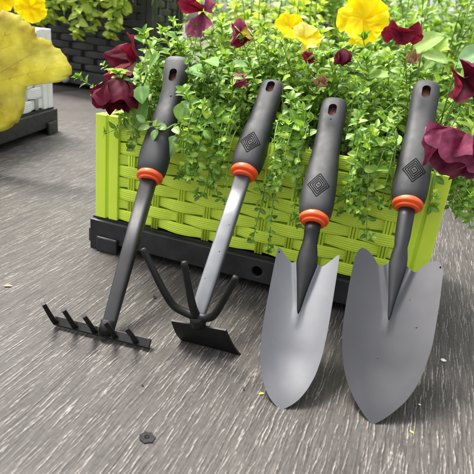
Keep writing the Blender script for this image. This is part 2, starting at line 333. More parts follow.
# ------------------------------------------------------------------ woven planter
def planter(name, W, D, H, bh, k, body, basem, pos, rz, rows, spacing, soil_z, feet=True, holes=True):
    """W x D x H box; base height bh; k scales strip thickness; origin centre of footprint on the ground"""
    t = empty(name, pos, rz)
    pw = .029*k; hx, hy = W/2, D/2; ln = .0085*k
    # base: four boards with feet and an arch, front/back boards with a round drain hole
    ov = .005*k; z1 = bh; za = .011*k
    bx, by = hx+ov, hy+ov
    def board(L, hole):
        f = .030*k
        poly = [(-L, 0), (-L+f, 0), (-L+f+.004*k, za), (L-f-.004*k, za), (L-f, 0), (L, 0), (L, z1), (-L, z1)]
        m = MB(); n = len(poly); th = .006*k
        m.add([(x, -th/2, z) for x, z in poly]+[(x, th/2, z) for x, z in poly],
              [tuple(range(n)), tuple(reversed(range(n, 2*n)))]+[(i, n+i, n+(i+1) % n, (i+1) % n) for i in range(n)])
        return m
    base = MB()
    def place(m, rot, off):
        mm = Matrix.Translation(off) @ Matrix.Rotation(rot, 4, 'Z'); return [mm @ v for v in m.v], m.f
    th = .006*k
    b_obj = None
    for rot, off, L in ((0, (0, -by+th/2, 0), bx-.0005), (math.pi, (0, by-th/2, 0), bx-.0005), (math.pi/2, (bx-th/2, 0, 0), by-th-.0004), (-math.pi/2, (-bx+th/2, 0, 0), by-th-.0004)):
        vs, fs = place(board(L, False), rot, Vector(off))
        o = mesh('base_board', vs, fs, basem, t, False)
        if holes and L > by and rot == 0:
            for hxp in (.020*k, -.105*k, .125*k):
                c = MB().tube([(hxp, -by-.03*k, .0235*k), (hxp, -by+.03*k, .0235*k)], .0058*k, 20).build('cut', None)
                c.matrix_world = t.matrix_world; c.parent = t
                bpy.context.view_layer.update(); boolean(o, c)
        bevel(o, .0012*k)
    # raised lip above the base and small tabs at the corners
    lip = MB()
    lip.box(-bx+.001*k, bx-.001*k, -by+.0062*k, -by+.010*k, z1-.004*k, z1+.002*k).box(-bx+.001*k, bx-.001*k, by-.010*k, by-.0062*k, z1-.004*k, z1+.002*k)
    lip.build('base_lip', basem, t)
    for sx in (-1, 1):
        for sy in (-1, 1):
            a = MB().box(*sorted((sx*(bx+.0002), sx*(bx+.0042*k))), *sorted((sy*(by-.030*k), sy*(by-.004*k))), .006*k, .024*k)
            bevel(a.build('base_tab', basem, t), .0012*k)
            if feet:
                a = MB().box(*sorted((sx*(bx-.040*k), sx*(bx-.012*k))), *sorted((sy*(by+.0002), sy*(by+.0045*k))), .0, .019*k)
                bevel(a.build('foot', basem, t), .0015*k)
    MB().box(-bx+.0065*k, bx-.0065*k, -by+.0065*k, by-.0065*k, za+.0005*k, za+.003*k).build('base_floor', basem, t)
    # fluted corner posts
    zt = H
    for sx in (-1, 1):
        for sy in (-1, 1):
            g = .0035*k; h = pw
            prof = [(0, 0), (h*.46, 0), (h*.50, g), (h*.56, g), (h*.60, .0008*k), (h, .0008*k), (h, .007*k), (.007*k, .007*k),
                    (.007*k, h), (.0008*k, h), (.0008*k, h*.60), (g, h*.56), (g, h*.50), (0, h*.46)]
            pts = [(sx*(hx-x), sy*(hy-y)) for x, y in prof]
            if sx*sy < 0: pts = pts[::-1]
            bevel(MB().prism(pts, z1+.0022*k, zt).build('corner_post', body, t), .0007*k, 2)
    # rim
    rm = MB()
    for a, b_, c, d in ((-hx+.001*k, hx-.001*k, -hy+.0072*k, -hy+.012*k), (-hx+.001*k, hx-.001*k, hy-.012*k, hy-.0072*k)): rm.box(a, b_, c, d, zt-.006*k, zt-.0005*k)
    for a, b_ in ((-hx+.0072*k, -hx+.012*k), (hx-.012*k, hx-.0072*k)): rm.box(a, b_, -hy+.0125*k, hy-.0125*k, zt-.006*k, zt-.0005*k)
    rm.build('rim', body, t)
    # woven faces
    zb, ztop = z1+.003*k, zt-.001*k
    rh = (ztop-zb)/rows
    for face, L in ((0, W-2*pw), (1, D-2*pw), (2, W-2*pw), (3, D-2*pw)):
        half = L/2+.002*k; ns = max(2, round(L/spacing)); sp = L/ns
        off = hy if face in (0, 2) else hx
        Mx = Matrix.Rotation(face*math.pi/2, 4, 'Z')
        # face 0: outward -Y, u = +X
        def P(u, v, n): return Mx @ Vector((u, -(off-.0045*k+n), v))
        # liner
        m = MB(); m.add([P(-half, zb, -.0075*k), P(half, zb, -.0075*k), P(half, ztop, -.0075*k), P(-half, ztop, -.0075*k),
                         P(-half, zb, -.0095*k), P(half, zb, -.0095*k), P(half, ztop, -.0095*k), P(-half, ztop, -.0095*k)],
                        [(0, 1, 2, 3), (7, 6, 5, 4), (0, 4, 5, 1), (3, 2, 6, 7), (0, 3, 7, 4), (1, 5, 6, 2)])
        m.build('liner_panel', body, t)
        for i in range(ns):
            u = -L/2+(i+.5)*sp; m = MB()
            for dq in (-1, 0, 1):
                cu = u+dq*.0031*k; r = .0014*k
                ring = [(cu+r*math.cos(a), r*math.sin(a)) for a in [2*math.pi*j/6 for j in range(6)]]
                vs = [P(x, zb, y) for x, y in ring]+[P(x, ztop, y) for x, y in ring]
                m.add(vs, [(j, (j+1) % 6, 6+(j+1) % 6, 6+j) for j in range(6)]+[tuple(reversed(range(6))), tuple(range(6, 12))])
            m.build('stake', body, t, True)
        for rI in range(rows):
            v0 = zb+rI*rh; nu = ns*8; vs = []; nr_ = 6; pp = nr_*3+1
            jit = rnd.uniform(-.04, .04)
            for a in range(nu+1):
                u = -half+2*half*a/nu
                ph = math.cos(math.pi*((u+L/2)/sp-.5)+math.pi*rI)
                s_ = math.copysign(abs(ph)**.75, ph)
                n = .0020*k*s_ + .0003*k*math.sin(u*90/k+rI)
                hh = rh*(.985+.06*ph+jit*.4); vc = v0+rh/2+rh*.03*math.sin(u*40/k+rI*2)
                for j in range(pp):
                    f = j/(pp-1); vs.append(P(u, vc+(f-.5)*hh, n+.00075*k*abs(math.sin(math.pi*nr_*f))-.0012*k*(2*f-1)**6))
                vs.append(P(u, vc+.45*hh, n-.0012*k)); vs.append(P(u, vc-.45*hh, n-.0012*k))
            c = pp+2
            fs = [(a*c+j, (a+1)*c+j, (a+1)*c+(j+1) % c, a*c+(j+1) % c) for a in range(nu) for j in range(c)]
            fs += [tuple(range(c)), tuple(reversed(range(nu*c, nu*c+c)))]
            mesh('weave_strip', vs, fs, body, t, True)
    # soil
    sm = MB(); nx, ny = 22, 12; X0, Y0 = hx-.016*k, hy-.016*k
    vs = [(-X0+2*X0*i/nx, -Y0+2*Y0*j/ny, soil_z+rnd.uniform(-.003, .003)*k) for j in range(ny+1) for i in range(nx+1)]
    mesh('soil', vs, [(j*(nx+1)+i, j*(nx+1)+i+1, (j+1)*(nx+1)+i+1, (j+1)*(nx+1)+i) for j in range(ny) for i in range(nx)], M['soil'], t)
    return t
PX, PY, PW_, PD, PH = -.1475, .492, .377, .175, .162
pl = planter('woven_planter', PW_, PD, PH, .038, 1, M['lime'], M['black_plastic'], (PX, PY+PD/2, 0), 0, 9, .0305, .146)
tag(pl, 'lime green woven plastic planter box on a black base, tools leaning on it', 'planter')
rz = math.atan2(.973, -.232); Wx, Wy = .56, .26
fr = Vector((-.789, .989, 0)); ux = Vector((-.232, .973, 0)).normalized(); uy = Vector((-.973, -.232, 0)).normalized()
ctr = fr - ux*(Wx/2) + uy*(Wy/2)
wp = planter('woven_planter', Wx, Wy, .222, .052, 1.45, M['white'], M['black_plastic'], tuple(ctr), rz, 7, .047, .195)
tag(wp, 'white woven plastic planter with black base behind the big yellowing leaf', 'planter')
dp = planter('woven_planter', .60, .26, .40, .06, 1.5, M['char'], M['char'], (-1.215, 1.775, 0), R(2), 14, .052, .36, holes=False)
tag(dp, 'tall charcoal woven planter with yellow-green foliage hanging over its front', 'planter')
pg = MB().tube([(-.037, -.128, .032), (-.037, -.148, .032), (-.037, -.153, .032)], [.017, .017, .012], 16).build('drain_plug', M['plug'], dp, True)

# ------------------------------------------------------------------ tools
def tool_frame(name, A, b, v):
    b = Vector(b); v = Vector(v).normalized(); b = (b-v*b.dot(v)).normalized(); n = b.cross(v)
    o = empty(name, A); o.matrix_world = Matrix(((b.x, v.x, n.x, A[0]), (b.y, v.y, n.y, A[1]), (b.z, v.z, n.z, A[2]), (0, 0, 0, 1)))
    o['axis'] = 1; del o['axis']
    return o
TOOLS = []      # (A, b, v, n, s0, s1) for keeping leaves clear
GP = 2.6        # superellipse exponent
def grip(t, s0, s1, hole, bend=0.0, wid=1.0, style=0):
    L = s1-s0
    if style == 0:
        ts = [0, .06, .16, .34, .52, .70, .86, 1]; ws = [.0138, .0152, .0157, .0148, .0133, .0126, .0131, .0124]
        hs_ = [.0130, .0142, .0146, .0138, .0120, .0108, .0100, .0082]
    else:
        ts = [0, .05, .14, .30, .44, .58, .72, .86, 1]; ws = [.0128, .0142, .0148, .0136, .0130, .0112, .0112, .0136, .0146]
        hs_ = [.0125, .0140, .0148, .0142, .0130, .0104, .0098, .0096, .0070]
    def a_(f): return herm(f, ts, ws)*wid
    def c_(f): return herm(f, ts, hs_)
    def cn(f): return bend*(f**2.2)*.018 + (.0016*math.sin(f*math.pi*2.2) if style else .0008*math.sin(f*math.pi*2))
    N, K = 36, 44; vs = []; fs = []
    secs = []
    for i in range(K+1):
        f = i/K
        e = 1.0
        capr = .0085/L
        if f > 1-capr:
            q = (f-(1-capr))/capr; e = max(math.sqrt(max(1-q**2.6, 0)), .04)
        if f < .02: e = .93+.07*f/.02
        secs.append((f, e))
    for f, e in secs:
        capz = .55+.45*e
        for j in range(N):
            q = 2*math.pi*j/N; cx, sx = math.cos(q), math.sin(q)
            x = math.copysign(abs(cx)**(2/GP), cx)*a_(f)*(.25+.75*e if e < 1 else 1)
            z = math.copysign(abs(sx)**(2/GP), sx)*c_(f)*e
            vs.append((x, s0+f*L, cn(f)+z))
    for i in range(K):
        for j in range(N):
            fs.append((i*N+j, (i+1)*N+j, (i+1)*N+(j+1) % N, i*N+(j+1) % N))
    fs += [tuple(range(N)), tuple(reversed(range(K*N, K*N+N)))]
    g = mesh('grip', vs, fs, M['rubber'], None, True)
    # recess for hanging hole (slot), cut from the front
    fh = (hole-s0)/L; top = cn(fh)+c_(fh)
    sl = [(.0042*math.cos(q), hole+(.0035 if math.sin(q) >= 0 else -.0035)+.0042*math.sin(q)) for q in [2*math.pi*j/28 for j in range(28)]]
    cut = MB().prism(sl, top-.0085, top+.02).build('cut', None)
    boolean(g, cut)
    g.data.materials.clear(); g.data.materials.append(M['rubber'])
    for p in g.data.polygons: p.use_smooth = True
    g.data.set_sharp_from_angle(angle=R(40))
    g.parent = t
    sl2 = [(x*.97, hole+(y-hole)*.985) for x, y in sl]
    MB().prism(sl2, top-.0092, top-.0062).build('hole_core', M['core'], g)
    rim = MB().tube([(x*1.0, y, cn((y-s0)/L)+c_((y-s0)/L)*(1-min(abs(x)/a_((y-s0)/L), .99)**GP)**(1/GP)-.0002) for x, y in sl+sl[:1]], .0003, 6, False).build('hole_rim', M['rubber'], g, True)
    def surf(x, y):
        f = (y-s0)/L; return cn(f)+c_(f)*(1-min(abs(x)/a_(f), .999)**GP)**(1/GP)
    return g, surf
def emblem(g, surf, cs, tilt=0.0):
    # four nested diamonds and a small centre mark, inlaid lines on the grip
    m = MB()
    for q in (1, .78, .56, .34):
        dw, dh = .0098*q, .0125*q; lw = .00042
        cor = [(0, dh), (dw, 0), (0, -dh), (-dw, 0)]
        ca, sa = math.cos(tilt), math.sin(tilt)
        cor = [(x*ca-y*sa, x*sa+y*ca) for x, y in cor]
        for i in range(4):
            (xa, ya), (xb, yb) = cor[i], cor[(i+1) % 4]; K = 10; d = Vector((xb-xa, yb-ya)).normalized(); nrm = Vector((-d.y, d.x))
            vs = []
            for a in range(K+1):
                f = a/K; x, y = xa+(xb-xa)*f, ya+(yb-ya)*f
                for s_ in (-1, 1):
                    px, py = x+nrm.x*lw*s_, y+nrm.y*lw*s_; vs.append((px, cs+py, surf(px, cs+py)+.00012))
            m.add(vs, [(2*a, 2*a+1, 2*a+3, 2*a+2) for a in range(K)])
    for x0, x1, y0, y1 in ((-.0010, -.0004, -.0009, .0009), (.0004, .0010, -.0009, .0009), (-.0004, .0004, -.0003, .0003)):
        m.add([(x, cs+y, surf(x, cs+y)+.00012) for x, y in ((x0, y0), (x1, y0), (x1, y1), (x0, y1))], [(0, 1, 2, 3)])
    m.build('emblem', M['emblem'], g, True)
def lathe(prof, n=40):
    m = MB(); vs = [(r*math.cos(2*math.pi*j/n), y, r*math.sin(2*math.pi*j/n)) for r, y in prof for j in range(n)]
    k = len(prof)
    fs = [(i*n+j, (i+1)*n+j, (i+1)*n+(j+1) % n, i*n+(j+1) % n) for i in range(k-1) for j in range(n)]
    fs += [tuple(range(n)), tuple(reversed(range((k-1)*n, k*n)))]
    return m.add(vs, fs)
def collar(t, s0, s1):
    d = s1-s0; prof = [(.0085, .22), (.0100, .25), (.0106, .30), (.0106, .42), (.0101, .46), (.0116, .49), (.0131, .54), (.0135, .62), (.0135, .86), (.0128, .98), (.0118, 1.02)]
    prof = [(r, s0+(q if q < 0 else q*d)) for r, q in prof]
    o = lathe(prof).build('collar', M['orange'], t, True); o.data.set_sharp_from_angle(angle=R(50)); return o
def sup_loft(secs, N=24, p=3.2):
    """secs: (s, cx, cn, half width, half thickness)"""
    m = MB(); vs = []
    for s_, cx, cn, a, c in secs:
        for j in range(N):
            q = 2*math.pi*j/N; x, z = math.cos(q), math.sin(q)
            vs.append((cx+math.copysign(abs(x)**(2/p), x)*a, s_, cn+math.copysign(abs(z)**(2/p), z)*c))
    k = len(secs)
    fs = [(i*N+j, (i+1)*N+j, (i+1)*N+(j+1) % N, i*N+(j+1) % N) for i in range(k-1) for j in range(N)]
    fs += [tuple(range(N)), tuple(reversed(range((k-1)*N, k*N)))]
    return m.add(vs, fs)
def specks(parent, pts, r=.0009):
    for x, y, z in pts:
        m = MB(); vs = []; q = r*rnd.uniform(.6, 1.2)
        vs = [(x+q*math.cos(a)*rr, y+q*math.sin(a)*rr*.9, z+h*q) for rr, h in ((1, 0), (.7, .35)) for a in [2*math.pi*j/8 for j in range(8)]]+[(x, y, z+.45*q)]
        m.add(vs, [(j, (j+1) % 8, 8+(j+1) % 8, 8+j) for j in range(8)]+[(8+j, 8+(j+1) % 8, 16) for j in range(8)])
        m.build('water_drop', M['drop'], parent, True)

def trowel(name, label, A, b, v, L, c0, c1, hole, W, tip_s, tip_w, top_x, top_s, tang, bladem, depth, vw, vtop, shm):
    t = tool_frame(name, A, b, v); tag(t, label, 'trowel', 'hand tools leaning on the green planter')
    g, surf = grip(t, c1-.001, L, hole); emblem(g, surf, c1+.0245)
    collar(t, c0, c1)
    # shaft with flattened tang
    r0 = .0070
    secs = [(c0+.004, 0, 0, .0072, .0062), (c0-.006, 0, 0, .0070, .006), (vtop+.022, 0, -.0005, .0066, .0058), (vtop+.012, 0, -.0010, .0070, .0055), (vtop+.003, 0, -.0016, .0088, .0052), (vtop-.005, 0, -.0022, .0094, .0050), (vtop-.012, 0, -.0029, .0084, .0048),
            (vtop-.022, 0, -.0040, .0064, .0044), (vtop-.036, 0, -.0052, .0038, .0034), (tang+.005, 0, -.0064, .0017, .0022), (tang, 0, -.0074, .0006, .001)]
    slim = .80 if W > .03 else .95
    secs = [(a, b_, c_, d*(slim if a < vtop+.018 else 1), e) for a, b_, c_, d, e in secs]
    sup_loft(secs[::-1], 32, 1.9).build('shaft', shm, t, True)
    # blade: columns of constant u; concave dish
    NU, NW = 96, 60
    def hw_low(x):  # lower outline s at |x|
        return herm(x, tip_w, tip_s)
    def top(x): return herm(x, top_x, top_s)
    th = .0013
    def nz(x, s_):
        side = (abs(x)/W)
        z = depth*(side**2.0-1)*smi(s_, [0, .05, .11, .145], [.35, .85, 1, 1])
        # pressed V-shaped boss that runs into the shaft
        wv = vw*max((s_-tang)/(vtop-tang), 0)
        if s_ > tang-.02:
            g_ = min(max((s_-tang+.012)/(vtop-tang+.012), 0), 1)
            ww = max(wv, .0020); q = abs(x)/ww
            if q < 1: z += depth*.70*g_*(1-q**1.6)
            z += .0022*min(1, g_*1.5)*math.exp(-((abs(x)-ww*1.05)/.0021)**2)
        z += .0000*math.exp(-(x/.0055)**2)*smi(s_, [0, .03, tang-.005, tang+.01], [.2, 1, 1, 0])
        return z
    vs = []; 
    for i in range(NU+1):
        u = math.sin(math.pi/2*(-1+2*i/NU))*.6+.4*(-1+2*i/NU)
        x = u*W; lo, hi = hw_low(abs(x)), top(abs(x))
        for j in range(NW+1):
            f = j/NW; s_ = lo+(hi-lo)*f
            e = 1-.035*smi(s_, [.06, .15], [0, 1])*0
            vs.append((x*e, s_, nz(x, s_)))
    n1 = len(vs); c = NW+1
    vs += [(x, y, z-th) for x, y, z in vs]
    fs = [(i*c+j, (i+1)*c+j, (i+1)*c+j+1, i*c+j+1) for i in range(NU) for j in range(NW)]
    fs += [tuple(n1+q for q in reversed(f)) for f in fs]
    per = [i*c for i in range(NU+1)]+[NU*c+j for j in range(1, c)]+[i*c+NW for i in range(NU-1, -1, -1)]+[j for j in range(NW-1, 0, -1)]
    fs += [(per[a], n1+per[a], n1+per[(a+1) % len(per)], per[(a+1) % len(per)]) for a in range(len(per))]
    bl = mesh('blade', vs, fs, bladem, t, True); bl.data.set_sharp_from_angle(angle=R(50))
    m, tm = depth, t.matrix_world
    TOOLS.append((t.matrix_world.copy(), c0, L))
    return t, bl, nz, g, surf
tw, wbl, wnz, wg, wsurf = trowel('hand_trowel', 'wide grey hand trowel with broad rounded ears, diamond emblem on its grip', (.0185, .3291, .0012), (1, 0, 0), (-.0542, .7082, .7039), .3325,
    .184, .1945, .3136, .0365,
    [.0, .0040, .0088, .0165, .028, .044, .060, .078, .105], [.0, .0050, .0100, .0165, .0240, .0302, .0336, .0356, .0365],
    [0, .0070, .0105, .0145, .0205, .0265, .0310, .0345, .0365], [.1365, .1355, .1325, .1312, .1375, .1425, .1432, .1395, .1325], .083, M['greymetal'], .0075, .0125, .138, M['darkcoat'])
specks(wbl, [(x, y, wnz(x, y)+.0001) for x, y in ((.014, .106), (.022, .083), (-.004, .052))], .0007)
tn, nbl, nnz, ng, nsurf = trowel('hand_trowel', 'narrow grey hand trowel with pointed ears, leaning beside the wide trowel', (-.0493, .3128, .0012), (1, 0, 0), (-.1112, .7398, .6636), .312,
    .161, .172, .2907, .0272,
    [.0, .0033, .0073, .0135, .024, .038, .057, .085, .115], [.0, .0048, .0095, .0143, .0195, .0235, .0258, .0269, .0272],
    [0, .0060, .0090, .0125, .0190, .0250, .0272], [.131, .1300, .1275, .1262, .1305, .1362, .1368], .079, M['palemetal'], .0080, .0105, .132, M['blackmetal'])
# small near-black discs added to stand for holes in the ears
for bl, nz_, x, s_ in ((wbl, wnz, .0340, .1375), (nbl, nnz, -.0256, .1325)):
    z = nz_(x, s_)
    MB().tube([(x, s_, z-.0002), (x, s_, z+.0002)], .0009, 12).build('hole_disc', M['emblem'], bl, True)
vm = MB()
for xa, xb in ((-.0011, 0), (.0011, 0)):
    ya, yb = .2790, .2768
    vm.add([(xa-.0003, ya, nsurf(xa, ya)+.0001), (xa+.0003, ya, nsurf(xa, ya)+.0001), (xb+.0003, yb, nsurf(xb, yb)+.0001), (xb-.0003, yb, nsurf(xb, yb)+.0001)], [(0, 1, 2, 3)])
vm.build('chevron_mark', M['emblem'], ng)

# hoe and cultivator
th_ = tool_frame('hoe_cultivator', (-.1401, .3545, .033), (1, .085, 0), (-.0487, .7306, .681))
tag(th_, 'two-sided hand hoe with three black prongs, square blade and silvery flat shaft', 'hoe', 'hand tools leaning on the green planter')
g, surf = grip(th_, .1536, .2694, .2546, bend=0, wid=.98); emblem(g, surf, .1536+.024)
collar(th_, .142, .1546)
sup_loft([(-.003, 0, 0, .0050, .0030), (.004, 0, 0, .0066, .0040), (.03, 0, 0, .0072, .0046), (.10, 0, 0, .0074, .005), (.147, 0, 0, .0074, .0055)], 28, 4.5).build('shaft', M['steelgrey'], th_, True)
TL, TR, BL, BR = map(Vector, ((-.0228, -.0076, -.006), (.0264, -.0040, -.006), (-.0155, -.0160, -.0300), (.0410, -.0160, -.0300)))
vs = []; NA, NB = 14, 8
for j in range(NB+1):
    q = j/NB
    for i in range(NA+1):
        f = i/NA; p = (TL.lerp(TR, f)).lerp(BL.lerp(BR, f), q); p.y -= .0022*math.sin(q*math.pi*.9)*(1) ; vs.append(p)
c = NA+1; n1 = len(vs); nn = Vector((0, .0018, -.0006)); vs += [p+nn for p in vs]
fs = [(j*c+i, j*c+i+1, (j+1)*c+i+1, (j+1)*c+i) for j in range(NB) for i in range(NA)]; fs += [tuple(n1+q for q in reversed(f)) for f in fs]
per = list(range(c))+[j*c+NA for j in range(1, NB+1)]+[NB*c+i for i in range(NA-1, -1, -1)]+[j*c for j in range(NB-1, 0, -1)]
fs += [(per[a], n1+per[a], n1+per[(a+1) % len(per)], per[(a+1) % len(per)]) for a in range(len(per))]
mesh('hoe_blade', vs, fs, M['blackmetal'], th_, True).data.set_sharp_from_angle(angle=R(50))
nk = MB().tube(smooth_path([(0, -.001, .003), (.001, -.002, -.002), (.002, -.0050, -.0075)], 4), [.0060, .0062, .0066, .0070, .0072, .0072, .0070, .0066, .006], 12).build('neck', M['blackmetal'], th_, True)
for path in ([(0, 0, .001), (-.010, .001, .0015), (-.021, .003, .006), (-.030, .010, .016), (-.041, .022, .029), (-.0523, .0347, .040)],
             [(0, 0, .001), (-.003, .004, .009), (-.007, .013, .020), (-.0144, .0316, .040)],
             [(0, 0, .001), (.008, .0005, .002), (.0155, .003, .008), (.0225, .013, .021), (.031, .0291, .040)]):
    P_ = smooth_path(path, 6); k = len(P_)
    rad = [.0040-.0012*i/(k-1) for i in range(k)]; P_ = P_+[P_[-1]+(P_[-1]-P_[-2]).normalized()*.0008]; rad.append(.0016)
    MB().tube(P_, rad, 10).build('prong', M['blackmetal'], th_, True)
specks(th_, [(.002, .062, .0046), (-.003, .034, .0045), (.003, .09, .0048)], .0008)
TOOLS.append((th_.matrix_world.copy(), .142, .2694))

# rake
tr_ = tool_frame('hand_rake', (-.2152, .3311, .0042), (.9952, .098, 0), (-.1556, .7031, .6939))
tag(tr_, 'black five-tined hand rake with curved dark grip and orange collar', 'rake', 'hand tools leaning on the green planter')
g, surf = grip(tr_, .1656, .312, .284, bend=.55, style=1, wid=1.02); collar(tr_, .1555, .1666)
specks(g, [(.003, .258, surf(.003, .262)), (-.004, .236, surf(-.004, .236)), (.005, .222, surf(.005, .222))], .0009)
sup_loft([(-.001, 0, 0, .0056, .0026), (.006, 0, 0, .0062, .0034), (.03, 0, 0, .0064, .0046), (.08, 0, 0, .0070, .0056), (.16, 0, 0, .0078, .0064)], 28, 3.6).build('shaft', M['darkcoat'], tr_, True)
sl = -.087
bar = MB(); xs = (-.0508, .0415)
pr = [(-.0026, -.0018), (.0056, -.0018), (.0056, .0022), (-.0026, .0022)]
vs = [(x, x*sl+y, z) for x in xs for y, z in pr]
bar.add(vs, [(0, 1, 2, 3), (7, 6, 5, 4)]+[(i, 4+i, 4+(i+1) % 4, (i+1) % 4) for i in range(4)])
bevel(bar.build('tine_bar', M['blackmetal'], tr_), .0005)
MB().tube([(0, .012, .004), (0, .004, .0025), (0, -.0005, .001)], [.0062, .0066, .0055], 14).build('socket', M['blackmetal'], tr_, True)
for i in range(5):
    x = -.0487+i*.0193; y = x*sl+.0015
    pts = smooth_path([(x, y+.001, 0), (x, y-.0012, .0045), (x-.0003, y+.001, .014), (x-.0012, y+.0065-.004*i/4, .030)], 5)
    k = len(pts); m = MB()
    m.tube(pts, [.0034-.0009*q/(k-1) for q in range(k)], 4)
    bevel(m.build('tine', M['blackmetal'], tr_, False), .0004)
TOOLS.append((tr_.matrix_world.copy(), .1555, .324))

def tool_clear(p, pad=.019, front=True):
    """False when a leaf centre would sit inside a tool or in front of its grip"""
    for mw, s0, s1 in TOOLS:
        q = mw.inverted() @ Vector(p)
        if s0-.03 < q.y < s1+.006 and abs(q.x) < pad and q.z > -.013: return False
        if q.y <= s0-.03 and abs(q.x) < .045 and q.z > -.012 and q.y > 0: return False
    return True

# ------------------------------------------------------------------ leaves and plants
def leaf_geo(nl=5, na=2, wid=.62, fold=.16, curl=.25, shape=0, ser=0):
    vs = []; fs = []
    for i in range(nl+1):
        f = i/nl
        if shape == 0: hwid = wid/2*math.sin(math.pi*min(f**.85, 1))**.75 if 0 < f < 1 else 0
        elif shape == 1: hwid = wid/2*(math.sin(math.pi*f**1.25)**.7 if 0 < f < 1 else 0)     # spatulate
        else: hwid = wid/2*(math.sin(math.pi*f)**.8*(1+.28*math.cos(f*math.pi*7)) if 0 < f < 1 else 0)  # lobed
        hwid = max(hwid, .012)
        if ser: hwid *= 1+.10*(i % 2)
        for j in range(-na, na+1):
            a = j/na
            x = a*hwid; y = f+ .02*abs(a); z = fold*abs(a)*hwid*2-curl*(f-.25)**2+.05*curl
            z += .018*math.sin(f*9+a*3)
            vs.append((x, y, z))
    c = 2*na+1
    fs = [(i*c+j, i*c+j+1, (i+1)*c+j+1, (i+1)*c+j) for i in range(nl) for j in range(c-1)]
    return vs, fs
def rib(nl=5, na=2, **kw): return [abs(j)/na for i in range(nl+1) for j in range(-na, na+1)]
def setrib(me, vals):
    a = me.attributes.new('rib', 'FLOAT', 'POINT'); a.data.foreach_set('value', vals)
def leaf_mesh(m, **kw):
    vs, fs = leaf_geo(**kw); me = bpy.data.meshes.new('leaf'); me.from_pydata(vs, [], fs); setrib(me, rib(**kw))
    me.polygons.foreach_set('use_smooth', [True]*len(me.polygons)); me.materials.append(m); return me
SHAPES = [dict(nl=6, wid=.55, fold=.18, curl=.3), dict(nl=6, wid=.52, fold=.10, curl=.55, shape=1), dict(nl=6, wid=.64, fold=.25, curl=.15), dict(nl=6, wid=.42, fold=.30, curl=.4)]
GEO = [leaf_geo(**s) for s in SHAPES]; RIBS = [rib(**s) for s in SHAPES]
LM = {}
def leaf_meshes(mname):
    if mname not in LM: LM[mname] = [leaf_mesh(M[mname], **s) for s in SHAPES]
    return LM[mname]
def basis(d, n):
    d = d.normalized(); x = d.cross(n)
    if x.length < 1e-4: x = d.cross(Vector((1, .3, 0)))
    x.normalize(); n = x.cross(d)
    return Matrix(((x.x, d.x, n.x), (x.y, d.y, n.y), (x.z, d.z, n.z)))
def rv(s=1): return Vector((rnd.gauss(0, s), rnd.gauss(0, s), rnd.gauss(0, s)))
UP = Vector((0, 0, 1))
def shoot(path, lsize, step, outleaves, stems, srad=.0008, tiprose=True, outw=Vector((0, -.35, 0)), clear=True, start=.2):
    pts = smooth_path(path, 5)
    if clear and not all(tool_clear(p, .015) for p in pts): return
    stems.append((pts, srad))
    d = [0]
    for a, b in zip(pts, pts[1:]): d.append(d[-1]+(b-a).length)
    L = d[-1]; s = L*start; k = 0; ph = rnd.uniform(0, 6.28)
    while s <= L:
        i = max(j for j in range(len(pts)) if d[j] <= s); i = min(i, len(pts)-2)
        t = (pts[i+1]-pts[i]).normalized(); p = pts[i].lerp(pts[i+1], (s-d[i])/max(d[i+1]-d[i], 1e-6))
        a = t.cross(UP if abs(t.z) < .9 else Vector((1, 0, 0))).normalized(); b = t.cross(a)
        sz = lsize*(1.05-.45*(s/L)**2)*rnd.uniform(.75, 1.25)
        for sg in (0, math.pi):
            q = ph+k*math.pi/2+sg+rnd.gauss(0, .25); r = a*math.cos(q)+b*math.sin(q)
            dr = (r*.9+t*rnd.uniform(.15, .6)+rv(.12)+UP*.1).normalized()
            n = (t*.45+UP*.75+outw+rv(.22)).normalized()
            if not clear or tool_clear(p+dr*sz*.6) and tool_clear(p+dr*sz): outleaves.append((p, basis(dr, n), sz, rnd.randrange(4)))
        s += step*rnd.uniform(.75, 1.25)*(1.1-.4*s/L); k += 1
    if tiprose:
        t = (pts[-1]-pts[-2]).normalized(); t = (t+UP*.5).normalized(); p = pts[-1]
        a = t.cross(Vector((1, .2, 0))).normalized(); b = t.cross(a); m_ = rnd.randint(4, 6)
        for j in range(m_):
            q = j/m_*6.283+ph; r = a*math.cos(q)+b*math.sin(q)
            dr = (r*.75+t*.75+rv(.1)).normalized(); n = (t-dr*t.dot(dr)+outw*.3).normalized()
            sz = lsize*.62*rnd.uniform(.8, 1.2)
            if not clear or tool_clear(p+dr*sz*.6) and tool_clear(p+dr*sz): outleaves.append((p, basis(dr, n), sz, rnd.randrange(4)))
def plant(name, label, cat, group, base, leaves, stems, mname, nindiv, key=None, smat='stem', stem_name='stem'):
    o = empty(name, base); tag(o, label, cat, group)
    bo = Vector(base)
    sm = MB()
    for pts, r in stems:
        k = len(pts); sm.tube([p-bo for p in pts], [r*(1-.5*i/(k-1)) for i in range(k)], 5)
    if sm.v: sm.build('stems', M[smat], o, True)
    key = key or (lambda l: -l[2])
    leaves = sorted(leaves, key=key); mes = leaf_meshes(mname)
    for p, B, sz, vi in leaves[:nindiv]:
        q = link(bpy.data.objects.new('leaf', mes[vi]), o)
        q.matrix_local = Matrix.Translation(p-bo) @ (B.to_4x4() @ Matrix.Scale(sz, 4))
    rest = leaves[nindiv:]
    if rest:
        V = []; F = []; RB = []
        for p, B, sz, vi in rest:
            RB += RIBS[vi]; gv, gf = GEO[vi]; k = len(V); A = np.array(B)*sz
            V += list(map(tuple, np.array(gv) @ A.T + np.array(p-bo))); F += [tuple(i+k for i in f) for f in gf]
        f_ = mesh('foliage', V, F, M[mname], o, True); setrib(f_.data, RB); f_['kind'] = 'stuff'
    return o
GRP = 'herb plants filling the green planter'
